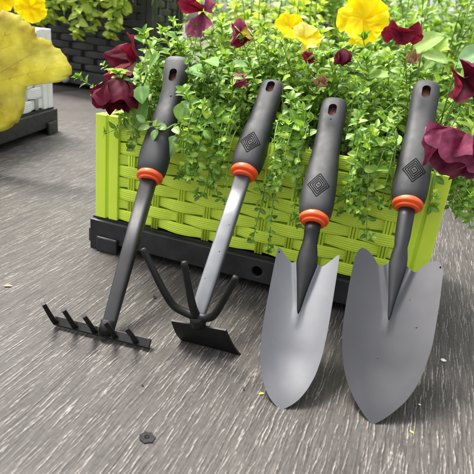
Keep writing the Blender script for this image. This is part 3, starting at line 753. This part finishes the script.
# upright and trailing herb plants in the lime planter
def herb(label, x0, x1, y0, y1, nup, hup, nhang, zlow, mname='leaf', nind=170, lsz=.0146, mid=None):
    lv, st = [], []
    for i in range(int(nup*1.6)):
        x = rnd.uniform(x0, x1); y = rnd.uniform(y0, y1); h = rnd.uniform(*hup); lean = Vector((rnd.gauss(0, .022), rnd.gauss(-.008, .016), 0))
        b = Vector((x, y, .145)); pts = [b, b+lean*.4+UP*h*.5, b+lean+UP*h*.85, b+lean*1.3+UP*h]
        shoot(pts, lsz*rnd.uniform(.6, 1.2), .0105, lv, st, start=.2)
    for i in range(int(nhang*1.2)):
        x = rnd.uniform(x0, x1); z = rnd.uniform(zlow, .135); dxx = max(-.02, min(.03, rnd.gauss(0, .02)))
        yo = PY-rnd.uniform(.008, .018)
        pts = [Vector((x, PY+.022, .147)), Vector((x+dxx*.2, PY+.006, .170+rnd.uniform(0, .012))), Vector((x+dxx*.5, yo, .160)),
               Vector((x+dxx*.9, yo-.002, (z+.16)/2)), Vector((x+dxx*1.3, yo-rnd.uniform(0, .01), z)), Vector((x+dxx*1.6, yo-rnd.uniform(.004, .014), z+rnd.uniform(-.004, .008)))]
        shoot(pts, lsz*rnd.uniform(.5, .85), .0105, lv, st, start=.25, outw=Vector((0, -.8, 0)))
    for i in range(int(nhang*1.3)):
        x = rnd.uniform(x0, x1); z = rnd.uniform(max(zlow+.02, .112), .15); dxx = rnd.gauss(0, .012); yo = PY-rnd.uniform(.004, .022)
        shoot([(x, PY+.024, .147), (x+dxx*.3, PY+.008, .176+rnd.uniform(0, .014)), (x+dxx*.6, yo, .170), (x+dxx, yo-.004, z+.006), (x+dxx*1.4, yo-.010, z)], lsz*rnd.uniform(.65, 1.0), .010, lv, st, start=.3, outw=Vector((0, -.6, 0)))
    base = ((x0+x1)/2, (y0+y1)/2, .145)
    plant('herb_plant', label, 'plant', GRP, base, lv, st, mname, nind, key=lambda l: l[0].y*1.0-l[0].z*.6-l[2]*2)
FY0, FY1 = PY+.014, PY+.070
herb('small-leaved green herb at the planter corner under the drooping maroon pansies', -.316, -.285, FY0, FY1, 11, (.03, .07), 0, .12, nind=110)
herb('small-leaved green herb behind and around the rake grip', -.285, -.225, FY0, FY1, 17, (.03, .085), 5, .105, nind=170)
herb('small-leaved green herb spilling over the rim between rake and hoe', -.228, -.165, FY0, FY1, 19, (.03, .085), 9, .095, nind=180)
herb('small-leaved green herb trailing low between hoe and narrow trowel', -.165, -.105, FY0, FY1, 20, (.03, .085), 15, .055, nind=200)
herb('small-leaved green herb trailing between the narrow and the wide trowel', -.105, -.030, FY0, FY1, 21, (.03, .085), 15, .075, nind=200)
herb('small-leaved green herb at the planter corner beside the dusky magenta pansy', -.030, .026, FY0, FY1, 18, (.03, .08), 6, .10, nind=170)
BY0, BY1 = PY+.075, PY+.155
for lab, xa, xb in (('taller young green herb behind the two upper maroon pansy petals', -.32, -.235), ('taller young green herb below the small faded pink flower', -.235, -.150),
                    ('taller young green herb around the small cream and yellow flowers', -.150, -.070), ('taller young green herb under the crimson pansy and pale leaf', -.070, .026)):
    herb(lab, xa, xb, BY0, BY1, 27, (.055, .125), 0, .1, 'leaf_back', 170, .0178)
# trailing sprigs past the right-hand end of the planter
lv, st = [], []
for i in range(26):
    x = .010+rnd.uniform(0, .03); z = rnd.uniform(.11, .155); y = PY+rnd.uniform(.01, .12)
    shoot([(x-.03, y, .147), (x-.01, y-.004, .172), (x+.022, y-.01, .160), (x+.034, y-.016, (z+.16)/2), (x+.036, y-.02, z), (x+.042, y-.03, z-.004)], .011, .011, lv, st, outw=Vector((.5, -.5, 0)), start=.25)
plant('herb_plant', 'loose green herb hanging over the short end of the planter by the wide trowel', 'plant', GRP, (.01, PY+.06, .145), lv, st, 'leaf', 120)

# ------------------------------------------------------------------ broad leaves among the herbs
def broad(name, label, base, specs, mname, cat='plant', group=None):
    """specs: (tip centre, direction, normal, length, width, shape)"""
    o = empty(name, base); tag(o, label, cat, group); bo = Vector(base); m = MB()
    for pos, d, n, L, wd, shp in specs:
        me = leaf_mesh(M[mname], nl=10, na=3, wid=wd, fold=.12, curl=rnd.uniform(.15, .4), shape=shp)
        pos = Vector(pos); B = basis(Vector(d), Vector(n)); q = link(bpy.data.objects.new('leaf', me), o)
        q.matrix_local = Matrix.Translation(pos-bo) @ (B.to_4x4() @ Matrix.Scale(L, 4))
        mv = [Vector((0, f, .05*.25-.25*(f-.25)**2+.012)) for f in (0, .3, .6, .95)]
        mid = (pos+bo)/2+Vector((0, 0, .01)); m.tube(smooth_path([Vector((0, 0, 0)), mid-bo, pos-bo], 4), .0008, 5)
    m.build('stems', M['stem'], o, True)
    return o
broad('basil_sprig', 'sprig with two round pale-veined leaves lying across the rake grip', (-.232, .508, .148),
      [((-.230, .484, .170), (.30, -.25, .75), (.1, -.8, .5), .024, .78, 0), ((-.228, .474, .158), (-.10, -.45, -.8), (.1, -.9, .35), .024, .68, 0),
       ((-.236, .470, .164), (-.9, -.1, .1), (0, -.7, .7), .015, .6, 0), ((-.246, .466, .165), (.1, -.4, .5), (0, -.6, .8), .014, .6, 0), ((-.252, .464, .164), (-.8, -.2, -.2), (0, -.7, .7), .014, .6, 0),
       ((-.244, .464, .163), (-.1, -.5, -.6), (0, -.8, .5), .013, .6, 0), ((-.258, .464, .167), (-.6, -.2, .5), (0, -.7, .7), .012, .6, 0), ((-.230, .472, .166), (.5, -.5, -.1), (0, -.7, .7), .014, .6, 0)], 'leaf_pale_green')
broad('broad_leaf_plant', 'broad smooth oval leaves hanging at the planter corner beside the rake grip', (-.30, .510, .147),
      [((-.266, .478, .188), (-.25, -.12, -.9), (-.2, -.95, .25), .038, .62, 0), ((-.276, .484, .200), (.3, -.5, -.2), (0, -.6, .8), .028, .7, 0),
       ((-.285, .486, .20), (-.6, -.4, .1), (0, -.5, .85), .026, .7, 0), ((-.272, .492, .214), (.4, -.3, .5), (0, -.7, .7), .028, .66, 0)], 'leaf_big')
broad('broad_leaf_plant', 'broad mid-green leaves beside the rake tip under the pink flower', (-.235, .545, .147),
      [((-.240, .520, .222), (.75, -.4, -.1), (0, -.5, .85), .034, .66, 0), ((-.222, .515, .230), (.6, -.5, .1), (.1, -.4, .9), .030, .6, 0), ((-.250, .53, .238), (-.2, -.5, .4), (0, -.5, .8), .03, .6, 0),
       ((-.205, .53, .226), (.8, -.2, .2), (0, -.4, .9), .03, .6, 0)], 'leaf_big')
broad('pale_leaf_plant', 'large pale green folded leaf behind the crimson pansy', (-.005, .60, .147),
      [((-.022, .585, .262), (.75, -.25, .55), (-.2, -.75, .6), .034, .70, 0), ((-.012, .575, .262), (.9, -.2, -.15), (0, -.6, .8), .028, .6, 0), ((-.060, .57, .232), (.8, -.35, .3), (0, -.5, .8), .024, .7, 0)], 'leaf_pale')
broad('grey_leaf_plant', 'rounded grey-green leaves at the planter end near the dark maroon flowers', (.022, .565, .147),
      [((.022, .545, .255), (.6, -.3, .5), (-.1, -.7, .7), .030, .8, 0), ((.030, .54, .235), (.7, -.4, -.1), (0, -.6, .8), .030, .8, 0), ((.034, .53, .25), (.8, -.2, .4), (0, -.8, .6), .026, .8, 0)], 'leaf_grey')

# ------------------------------------------------------------------ pansies
def petal_mesh(m, L, wd, cup, ruf, seed, fold=0.0, bend=0.0):
    r_ = random.Random(seed); nr, na = 14, 24; vs = []; rr = []; p1, p2, p3 = r_.uniform(0, 6), r_.uniform(0, 6), r_.uniform(0, 6)
    for i in range(nr+1):
        f = i/nr
        for j in range(na+1):
            a = -1+2*j/na
            edge = 1-.10*abs(a)**3+.05*math.sin(a*4+p1)+.025*math.sin(a*11+p2)+.012*math.sin(a*23+p3)
            x = a*wd/2*math.sin(math.pi*min(.08+f*.62, .5+.0*f))*(f**.55)
            y = L*f*edge*(1-.30*a*a*f)
            z = cup*L*(f*f)+ruf*L*(f**3*(math.sin(a*4.5+p3)*.6+math.sin(a*9+p1)*.3)+f*.22*math.sin(f*7+a*3+p2)+.10*f*math.sin(f*17+a*11+p1)) - fold*abs(a)*L*f
            if bend:
                bb = bend*f*(1+.25*math.sin(a*3+p2)); y, z = y*math.sin(bb)/max(bb, .01), z*(.6+.4*math.cos(bb))+y*(1-math.cos(bb))/max(bb, .01)
            vs.append((x, y, z)); rr.append(f*.75+.12*abs(a))
    c = na+1
    me = bpy.data.meshes.new('petal'); me.from_pydata(vs, [], [(i*c+j, i*c+j+1, (i+1)*c+j+1, (i+1)*c+j) for i in range(nr) for j in range(na)])
    at = me.attributes.new('r', 'FLOAT', 'POINT'); at.data.foreach_set('value', rr)
    me.polygons.foreach_set('use_smooth', [True]*len(me.polygons)); me.materials.append(m); return me
SEED = [0]
def pansy(name, label, pos, face, size, mname, root, petals, upv=UP, sepals=True, group=None):
    """petals: (angle deg in the face plane, length factor, width factor, tilt towards the face axis, ruffle, fold)"""
    o = empty(name, root); tag(o, label, 'flower', group)
    pos = Vector(pos); face = Vector(face).normalized(); ro = Vector(root)
    x = Vector(upv).cross(face)
    if x.length < .01: x = Vector((1, 0, 0))
    x.normalize(); y = face.cross(x)
    for k, (ang, lf, wf, tilt, ruf, fold, *bd) in enumerate(petals):
        SEED[0] += 1; a = R(ang); d0 = x*math.sin(a)+y*math.cos(a); d = d0*math.cos(R(tilt))+face*math.sin(R(tilt)); n = face*math.cos(R(tilt))-d0*math.sin(R(tilt))
        me = petal_mesh(M[mname if isinstance(mname, str) else mname[k % len(mname)]], size*lf, size*wf, rnd.uniform(-.1, .15), ruf, SEED[0], fold, bd[0] if bd else 0)
        q = link(bpy.data.objects.new('petal', me), o); B = basis(d, n)
        q.matrix_local = Matrix.Translation(pos-ro+face*.0006*k) @ B.to_4x4()
    m = MB(); back = pos-face*.004
    side = (ro-pos); mid = pos-face*min(.03, side.length*.4)+Vector((0, 0, .012)); m.tube(smooth_path([pos+face*.001, back, mid, ro], 6), .0011, 6); m.build('stem', M['stem'], o, True)
    if sepals:
        for j in range(5):
            q = link(bpy.data.objects.new('sepal', leaf_meshes('leaf_pale')[3]), o); a = j*1.257; d = (x*math.sin(a)+y*math.cos(a))*.8-face*.25
            q.matrix_local = Matrix.Translation(back-ro) @ (basis(d, -face).to_4x4() @ Matrix.Scale(size*.42, 4))
    return o
FIVE = [(8, .95, 1.6, 12, .16, .0), (80, 1, 1.5, -2, .18, 0), (-64, 1.05, 1.5, 8, .16, 0), (148, 1.0, 1.6, -6, .18, .0), (-138, .95, 1.6, 6, .18, 0)]
def droop(a, lf=1, wf=1, tilt=50, ruf=.14, fold=.15): return (a, lf*1.15, wf*1.5, tilt*.3, ruf*1.5, fold*.3, 1.6)
pansy('pansy_flower', 'drooping dark maroon pansy hanging over the corner of the green planter', (-.297, .474, .206), (.15, -.25, -.9), .034, 'maroon', (-.300, .505, .146),
      [droop(20, 1, 1.0, 48), droop(95, .9, .9, 55), droop(160, 1, 1.1, 30), droop(-150, 1, 1.0, 35), droop(-80, 1.05, 1.0, 50), droop(200, .9, .9, 60)])
pansy('pansy_flower', 'folded crimson pansy above the drooping maroon one, petals standing up', (-.290, .502, .222), (-.45, -.6, .1), .038, ['crimson', 'maroon', 'crimson'], (-.295, .535, .146),
      [(40, 1.0, .75, 35, .08, .1), (-95, 1.05, .95, 30, .1, .2), (-140, 1.0, .9, 40, .1, .2), (70, .9, .6, 50, .1, .2), (180, .9, .8, 40, .1, .2)])
pansy('pansy_flower', 'faded pink and maroon pansy above the rake handle tip', (-.262, .600, .280), (-.2, -.7, -.2), .030, ['pink', 'crimson', 'pink'], (-.255, .62, .146),
      [(60, 1.1, .8, 30, .15, .1), (-60, 1, .8, 35, .15, .1), (160, 1.0, .9, 30, .15, .2), (200, 1.1, .9, 35, .12, .1), (0, .7, .8, 50, .1, .1)])
pansy('pansy_flower', 'large bright yellow pansy standing above the herbs', (-.080, .615, .288), (-.05, -.9, .35), .0255, 'yellow', (-.085, .63, .146), [(a, l*1.05, wf*1.15, t, r, fo) for a, l, wf, t, r, fo in FIVE])
pansy('pansy_flower', 'small plain yellow flower behind the cream one', (-.157, .600, .272), (.1, -.8, .5), .016, 'yellow', (-.155, .62, .146), [(a, l, wf*1.1, t+10, r, fo) for a, l, wf, t, r, fo in FIVE])
pansy('pansy_flower', 'small cream and yellow flower tilted beside the plain yellow one', (-.133, .580, .262), (.3, -.7, .6), .017, ['cream', 'yellow', 'cream'], (-.135, .60, .146), [(a, l, wf, t+25, r, fo) for a, l, wf, t, r, fo in FIVE])
pansy('pansy_flower', 'crimson pansy with wavy petal edge beside the large yellow pansy', (-.034, .576, .279), (.1, -.75, -.25), .021, 'crimson', (-.035, .60, .146),
      [(85, 1.0, 1.1, 15, .16, .1), (-85, 1.0, 1.1, 15, .16, .1), (150, .55, 1.0, 35, .12, .1), (-150, .5, 1.0, 35, .12, .1), (0, .35, 1.2, 30, .1, .1)])
pansy('pansy_flower', 'wilted dusky magenta pansy hanging beside the wide trowel grip', (.040, .456, .206), (-.45, -.35, -.75), .033, ['magenta', 'magenta', 'magenta'], (.020, .505, .146),
      [droop(10, .9, 1.1, 40, .12), droop(80, 1.0, 1.0, 45, .12), droop(150, 1.0, 1.0, 38, .14), droop(-150, 1.0, 1.1, 35, .14), droop(-75, 1.05, 1.1, 40, .14)])
pansy('pansy_flower', 'crimson pansy just past the dusky magenta one at the planter end', (.066, .475, .216), (.3, -.5, -.7), .030, ['crimson', 'magenta'], (.026, .515, .146),
      [droop(20), droop(100), droop(170), droop(-110), droop(-40)])
pansy('pansy_flower', 'dark maroon pansy among the leaves above the magenta one', (.030, .510, .246), (.2, -.8, .0), .026, ['maroon', 'crimson'], (.020, .54, .146),
      [droop(20, 1, .9, 35), droop(100, 1, .9, 40), droop(170, 1, .9, 30), droop(-110, 1, .9, 40)])
pansy('pansy_bud', 'closed maroon bud between the two trowel handle tops', (-.083, .535, .258), (.1, -.3, -.85), .0145, 'maroon', (-.08, .55, .146), [droop(q, 1, .8, 72, .05, .2) for q in (0, 90, 180, 270)])
pansy('pansy_bud', 'small wilted pinkish bud just left of the hoe handle tip', (-.178, .517, .222), (-.1, -.6, -.6), .014, ['pink', 'crimson'], (-.18, .53, .146), [droop(q, 1, .8, 60, .15, .2) for q in (0, 90, 180, 270)])
pansy('pansy_bud', 'pale pink curled flower behind the hoe handle tip', (-.200, .560, .262), (.3, -.7, -.1), .020, ['pink', 'cream', 'crimson'], (-.195, .575, .146), [droop(q, 1, .9, 45, .15, .2) for q in (0, 80, 170, 260)])
pansy('pansy_bud', 'tiny red bud in the herbs near the narrow trowel', (-.120, .545, .243), (.3, -.7, .4), .011, 'crimson', (-.12, .56, .146), [droop(q, 1, .7, 55, .1, .2) for q in (0, 120, 240)])
pansy('pansy_bud', 'dry tan flower head above the narrow trowel handle', (-.096, .520, .222), (0, -.7, .5), .011, ['tan'], (-.09, .535, .146), [droop(q, 1, .5, 40, .2, .2) for q in (0, 60, 130, 200, 280)])
pansy('pansy_bud', 'dry tan seed head above the wide trowel handle', (-.018, .545, .252), (0, -.6, .6), .012, ['tan'], (-.015, .56, .146), [droop(q, 1, .4, 40, .2, .2) for q in (0, 60, 130, 200, 280)])

# ------------------------------------------------------------------ big olive leaf by the white planter
def big_leaf():
    # outline in leaf units (base of the blade at the origin, 100 units = about 17 cm)
    pts = [(0, 4), (-8, 22), (2, 46), (18, 64), (34, 70), (46, 68), (52, 62), (61, 56), (62, 47), (69, 45), (80, 36), (87, 26), (89, 14), (84, 8), (77, 5), (58, 3), (47, 1), (44, -9), (43, -20), (35, -34), (24, -41), (8, -46), (-6, -40), (-12, -26), (-7, -8)]
    k = .00175; ro = Vector((-.80, .70, .205))
    P0 = Vector((-.674, .657, .134)); rt = Vector((.9342, .3409, .1049)); up = Vector((-.18, -.02, .98)).normalized(); up = (up-rt*up.dot(rt)).normalized(); nf = rt.cross(up)
    o = empty('large_leaf_plant', ro); tag(o, 'huge yellowing olive-green lobed leaf in front of the white planter', 'plant')
    def z(x, y):
        r = math.hypot(x, y); a = math.atan2(y, x)
        return -.00011*r*r*.10 - .0009*abs(math.sin(a*4.5))*r*.25*.35 + 1.3*math.sin(x*.10+y*.06)+.7*math.sin(y*.17-x*.04)-.00035*max(r-55, 0)**2*6
    fine = []
    n = len(pts)
    for i in range(n):
        a, b = Vector(pts[i]), Vector(pts[(i+1) % n])
        for j in range(4):
            q = a.lerp(b, j/4); r = q.length; s_ = 1+.012*math.sin(i*2.1+j*1.7)+.012*rnd.uniform(-1, 1); fine.append(q*s_)
    vs = [Vector((4, 2))]; rings = 9; m_ = len(fine)
    flat = [Vector((4, 2))]+[Vector((4, 2)).lerp(q, f/rings) for f in range(1, rings+1) for q in fine]
    def w3(q, dz=0): return P0-ro+rt*q.x*k+up*q.y*k*.92+nf*((z(q.x, q.y)+dz)*k)
    V = [w3(q) for q in flat]; F = [(0, 1+j, 1+(j+1) % m_) for j in range(m_)]
    for r_ in range(rings-1):
        F += [(1+r_*m_+j, 1+(r_+1)*m_+j, 1+(r_+1)*m_+(j+1) % m_, 1+r_*m_+(j+1) % m_) for j in range(m_)]
    n0 = len(V); V += [v-nf*.0006 for v in V]; F += [tuple(n0+q for q in reversed(f)) for f in F]
    e = 1+(rings-1)*m_; F += [(e+j, n0+e+j, n0+e+(j+1) % m_, e+(j+1) % m_) for j in range(m_)]
    lf = mesh('leaf', V, F, M['leaf_olive'], o, True)
    vm = MB()
    for tx, ty, br in ((86, 20, 1), (45, 64, 1), (5, 45, 0), (30, -34, 1), (-5, -36, 0), (70, 38, 0)):
        e_ = Vector((tx, ty)); s0 = Vector((3, 1)); pth = [s0.lerp(e_, f)+Vector((0, 2*math.sin(f*3))) for f in [i/10 for i in range(11)]]
        vm.tube([w3(q, .35) for q in pth], [.0006*(1-.75*i/10) for i in range(11)], 6)
        if br:
            for f in (.35, .55, .75):
                b0 = s0.lerp(e_, f); d = (e_-s0).normalized()
                for sg in (-1, 1):
                    dd = Vector((d.x*.75-d.y*.6*sg, d.y*.75+d.x*.6*sg)); vm.tube([w3(b0+dd*g, .25) for g in (0, 5, 10, 15)], [.0003, .00026, .0002, .0001], 5)
    vm.build('veins', M['vein'], lf, True)
    # stalk from the white planter's soil over its rim down to the blade
    MB().tube(smooth_path([ctr+Vector((.02, -.12, .19))-ro, Vector((-.80, .70, .27))-ro, Vector((-.72, .66, .22))-ro, w3(Vector((0, 6)), .2), w3(Vector((4, 2)), .2)], 6), .0028, 8).build('stalk', M['vein'], o, True)
big_leaf()

# ------------------------------------------------------------------ plants in the back planters
def bushy(name, label, base, n, rad, hgt, lsz, mname, nind, hang=0, hz=0.0, ydir=Vector((0, -1, 0)), step=.03, cat='plant', group=None, wide=None, srad=.0018, dense=1):
    lv, st = [], []; bo = Vector(base); xd = Vector((-ydir.y, ydir.x, 0)); wd = wide or rad
    for i in range(n):
        a = rnd.uniform(0, 6.28); r = math.sqrt(rnd.random()); e = xd*math.cos(a)*wd*r+ydir*math.sin(a)*rad*r
        h = hgt*rnd.uniform(.55, 1)*(1-.35*r*r)
        b = bo+e*.45; shoot([b, b+e*.25+UP*h*.5, bo+e*.95+UP*h*.85, bo+e*1.1+UP*h], lsz*rnd.uniform(.8, 1.2), step, lv, st, srad=srad, clear=False, start=.25, outw=ydir*.5)
    for i in range(hang):
        u = rnd.uniform(-wd, wd); p = bo+xd*u; z = rnd.uniform(hz, bo.z-.02)
        e = ydir*(rad+.035+rnd.uniform(0, .04))
        shoot([p+ydir*rad*.5, p+ydir*rad*.85+UP*.06, p+e+UP*.03, p+e*1.06+UP*(z-bo.z)*.5, p+e*1.12+UP*(z-bo.z)], lsz*rnd.uniform(.8, 1.1), step, lv, st, srad=srad, clear=False, start=.3, outw=ydir*.9)
    return plant(name, label, cat, group, base, lv, st, mname, nind)
bushy('trailing_plant', 'yellow-green plant trailing over the front of the tall charcoal planter', (-1.215, 1.74, .36), 34, .13, .22, .050, 'leaf_yg', 200, hang=34, hz=.19, wide=.27, step=.035)
wd_ = Vector((.973, .232, 0))
bushy('leafy_plant', 'green leafy plant with yellow flowers growing in the white planter', tuple(ctr+ux*.06+Vector((0, 0, .19))), 40, .10, .16, .030, 'leaf_back', 160, hang=0, hz=.2, ydir=wd_, wide=.24, step=.022)
pansy('pansy_flower', 'round bright yellow flower over the rim corner of the white planter', (-.790, .93, .262), (.5, -.8, .15), .030, 'yellow', tuple(fr-ux*.08+uy*.05+Vector((0, 0, .19))), [(a, l, wf*1.15, t, r, fo) for a, l, wf, t, r, fo in FIVE])
pansy('pansy_flower', 'yellow flower further back in the white planter', (-.86, 1.00, .285), (.5, -.8, .2), .026, 'yellow', tuple(fr-ux*.02+uy*.10+Vector((0, 0, .19))), FIVE)
pansy('pansy_flower', 'yellow flower half hidden by the huge olive leaf', (-.80, .86, .272), (.5, -.8, .2), .026, 'yellow', tuple(fr-ux*.14+uy*.05+Vector((0, 0, .19))), FIVE)

# further back: two more charcoal planters and shrubs
d2 = planter('woven_planter', .46, .24, .33, .065, 1.7, M['char'], M['char'], (-.50, 2.55, 0), R(8), 9, .066, .30)
tag(d2, 'charcoal woven planter far behind the green planter, shrubs around it', 'planter')
d3 = planter('woven_planter', .42, .24, .300, .05, 1.5, M['char'], M['char'], (.335, 1.10, 0), R(4), 8, .055, .26)
tag(d3, 'charcoal woven planter behind the end of the green planter', 'planter')
bushy('leafy_plant', 'green leafy plant in the far charcoal planter', (-.50, 2.55, .30), 34, .11, .34, .045, 'leaf_back', 120, wide=.22, step=.034)
bushy('leafy_plant', 'fresh green leafy plant in the charcoal planter beyond the magenta pansy', (.335, 1.09, .26), 34, .10, .22, .034, 'leaf_back', 120, hang=6, hz=.2, wide=.2, step=.026)
SG = 'shrubs standing behind the planters'
for lab, x, y, h, wd2, mn in (('yellow-green shrub behind the charcoal planter corner', -.62, 2.05, .52, .26, 'leaf_yg'), ('fresh green shrub standing next to the yellow-green one', -.22, 2.15, .60, .24, 'leaf_back'),
                              ('green shrub beyond the far charcoal planter', .20, 2.9, .70, .36, 'leaf_back'), ('bright green shrub behind the large yellow pansy', .02, 1.75, .50, .24, 'leaf_back'), ('yellow-green shrub standing behind the crimson pansy', .42, 1.9, .55, .28, 'leaf_yg'),
                              ('green shrub far behind the tall charcoal planter', -1.7, 2.75, .85, .42, 'leaf_back'), ('yellow-green shrub at the back left of the tall charcoal planter', -2.15, 2.3, .75, .40, 'leaf_yg'),
                              ('dark green shrub in the gap behind the rake', -.85, 2.9, .8, .40, 'leaf'), ('dark green shrub at the far back in the middle', -.25, 3.2, .8, .45, 'leaf'), ('dark green shrub at the far back by the end of the deck', .75, 2.7, .75, .40, 'leaf'),
                              ('green shrub in the far corner beyond the white planter', -2.6, 3.0, .85, .45, 'leaf_back')):
    bushy('shrub', lab, (x, y, 0), 46, wd2, h, .055, mn, 40, step=.042, group=SG, cat='shrub', wide=wd2*1.1, srad=.003)

# ------------------------------------------------------------------ bits on the deck
def pebble(name, label, cat, pos, r, m, flat=.6, n=9, jag=.15):
    vs = []; q_ = [rnd.uniform(1-jag, 1+jag) for _ in range(n)]
    for f, h in ((.85, 0), (1, .35), (.7, .8)):
        vs += [(math.cos(2*math.pi*j/n)*r*f*q_[j], math.sin(2*math.pi*j/n)*r*f*q_[j]*.8, h*r*flat) for j in range(n)]
    vs.append((0, 0, r*flat*.92))
    fs = [tuple(reversed(range(n)))]+[(i*n+j, i*n+(j+1) % n, (i+1)*n+(j+1) % n, (i+1)*n+j) for i in range(2) for j in range(n)]+[(2*n+j, 2*n+(j+1) % n, 3*n) for j in range(n)]
    o = mesh(name, vs, fs, m, None, True); o.location = pos; tag(o, label, cat); return o
pebble('pebble', 'small white pebble on the deck beside the wide trowel', 'pebble', (.0714, .449, .0003), .0028, M['pebble'])
pebble('pebble', 'tiny white grit lying between the pebble and the wide trowel tip', 'pebble', (.052, .372, .0003), .0013, M['pebble'])
fl = empty('bark_flake', (-.1255, .2443, .0004)); tag(fl, 'dark jagged flake with a small ring stuck flat on the deck', 'flake')
out_ = [(rr*math.cos(a), rr*math.sin(a)*.9) for a, rr in [(2*math.pi*j/14, .0056*(1.06 if j % 2 else .90)*rnd.uniform(.92, 1.08)) for j in range(14)]]
bevel(MB().prism(out_, .0, .0006).build('flake_body', M['flake'], fl), .0002)
MB().tube([(.0014*math.cos(a), .0014*math.sin(a), .0007) for a in [2*math.pi*j/14 for j in range(15)]], .0003, 6, False).build('ring', M['emblem'], fl, True)
def crumb(name, label, pos, sz, m, rz_):
    vs, fs = leaf_geo(nl=5, na=1, wid=.5, fold=.1, curl=.1); n0 = len(vs)
    vs = [(x*sz, y*sz, z*sz+.0006) for x, y, z in vs]
    o = mesh(name, vs, fs, m, None, True); o.location = pos; o.rotation_euler = (0, 0, rz_); tag(o, label, 'leaf scrap', 'scraps on the deck'); return o
crumb('leaf_scrap', 'yellow leaf scrap on the deck by the wide trowel edge', (.049, .3345, .0002), .004, M['leaf_yg'], 1)
crumb('leaf_scrap', 'yellow-green leaf scrap touching the deck by the narrow trowel tip', (-.066, .326, .0002), .005, M['leaf_yg'], 2.2)
crumb('leaf_scrap', 'tiny dark scrap between the hoe blade and the narrow trowel tip', (-.082, .322, .0002), .0035, M['flake'], .4)
crumb('leaf_scrap', 'tiny dark scrap on the deck below the rake tines', (-.154, .290, .0002), .003, M['flake'], 1.2)
crumb('leaf_scrap', 'dark scrap on the deck behind the hoe prong', (-.212, .415, .0002), .007, M['flake'], .7)
crumb('leaf_scrap', 'brown curled scrap on the open deck beside the rake', (-.355, .360, .0002), .009, M['twig'], -1.0)
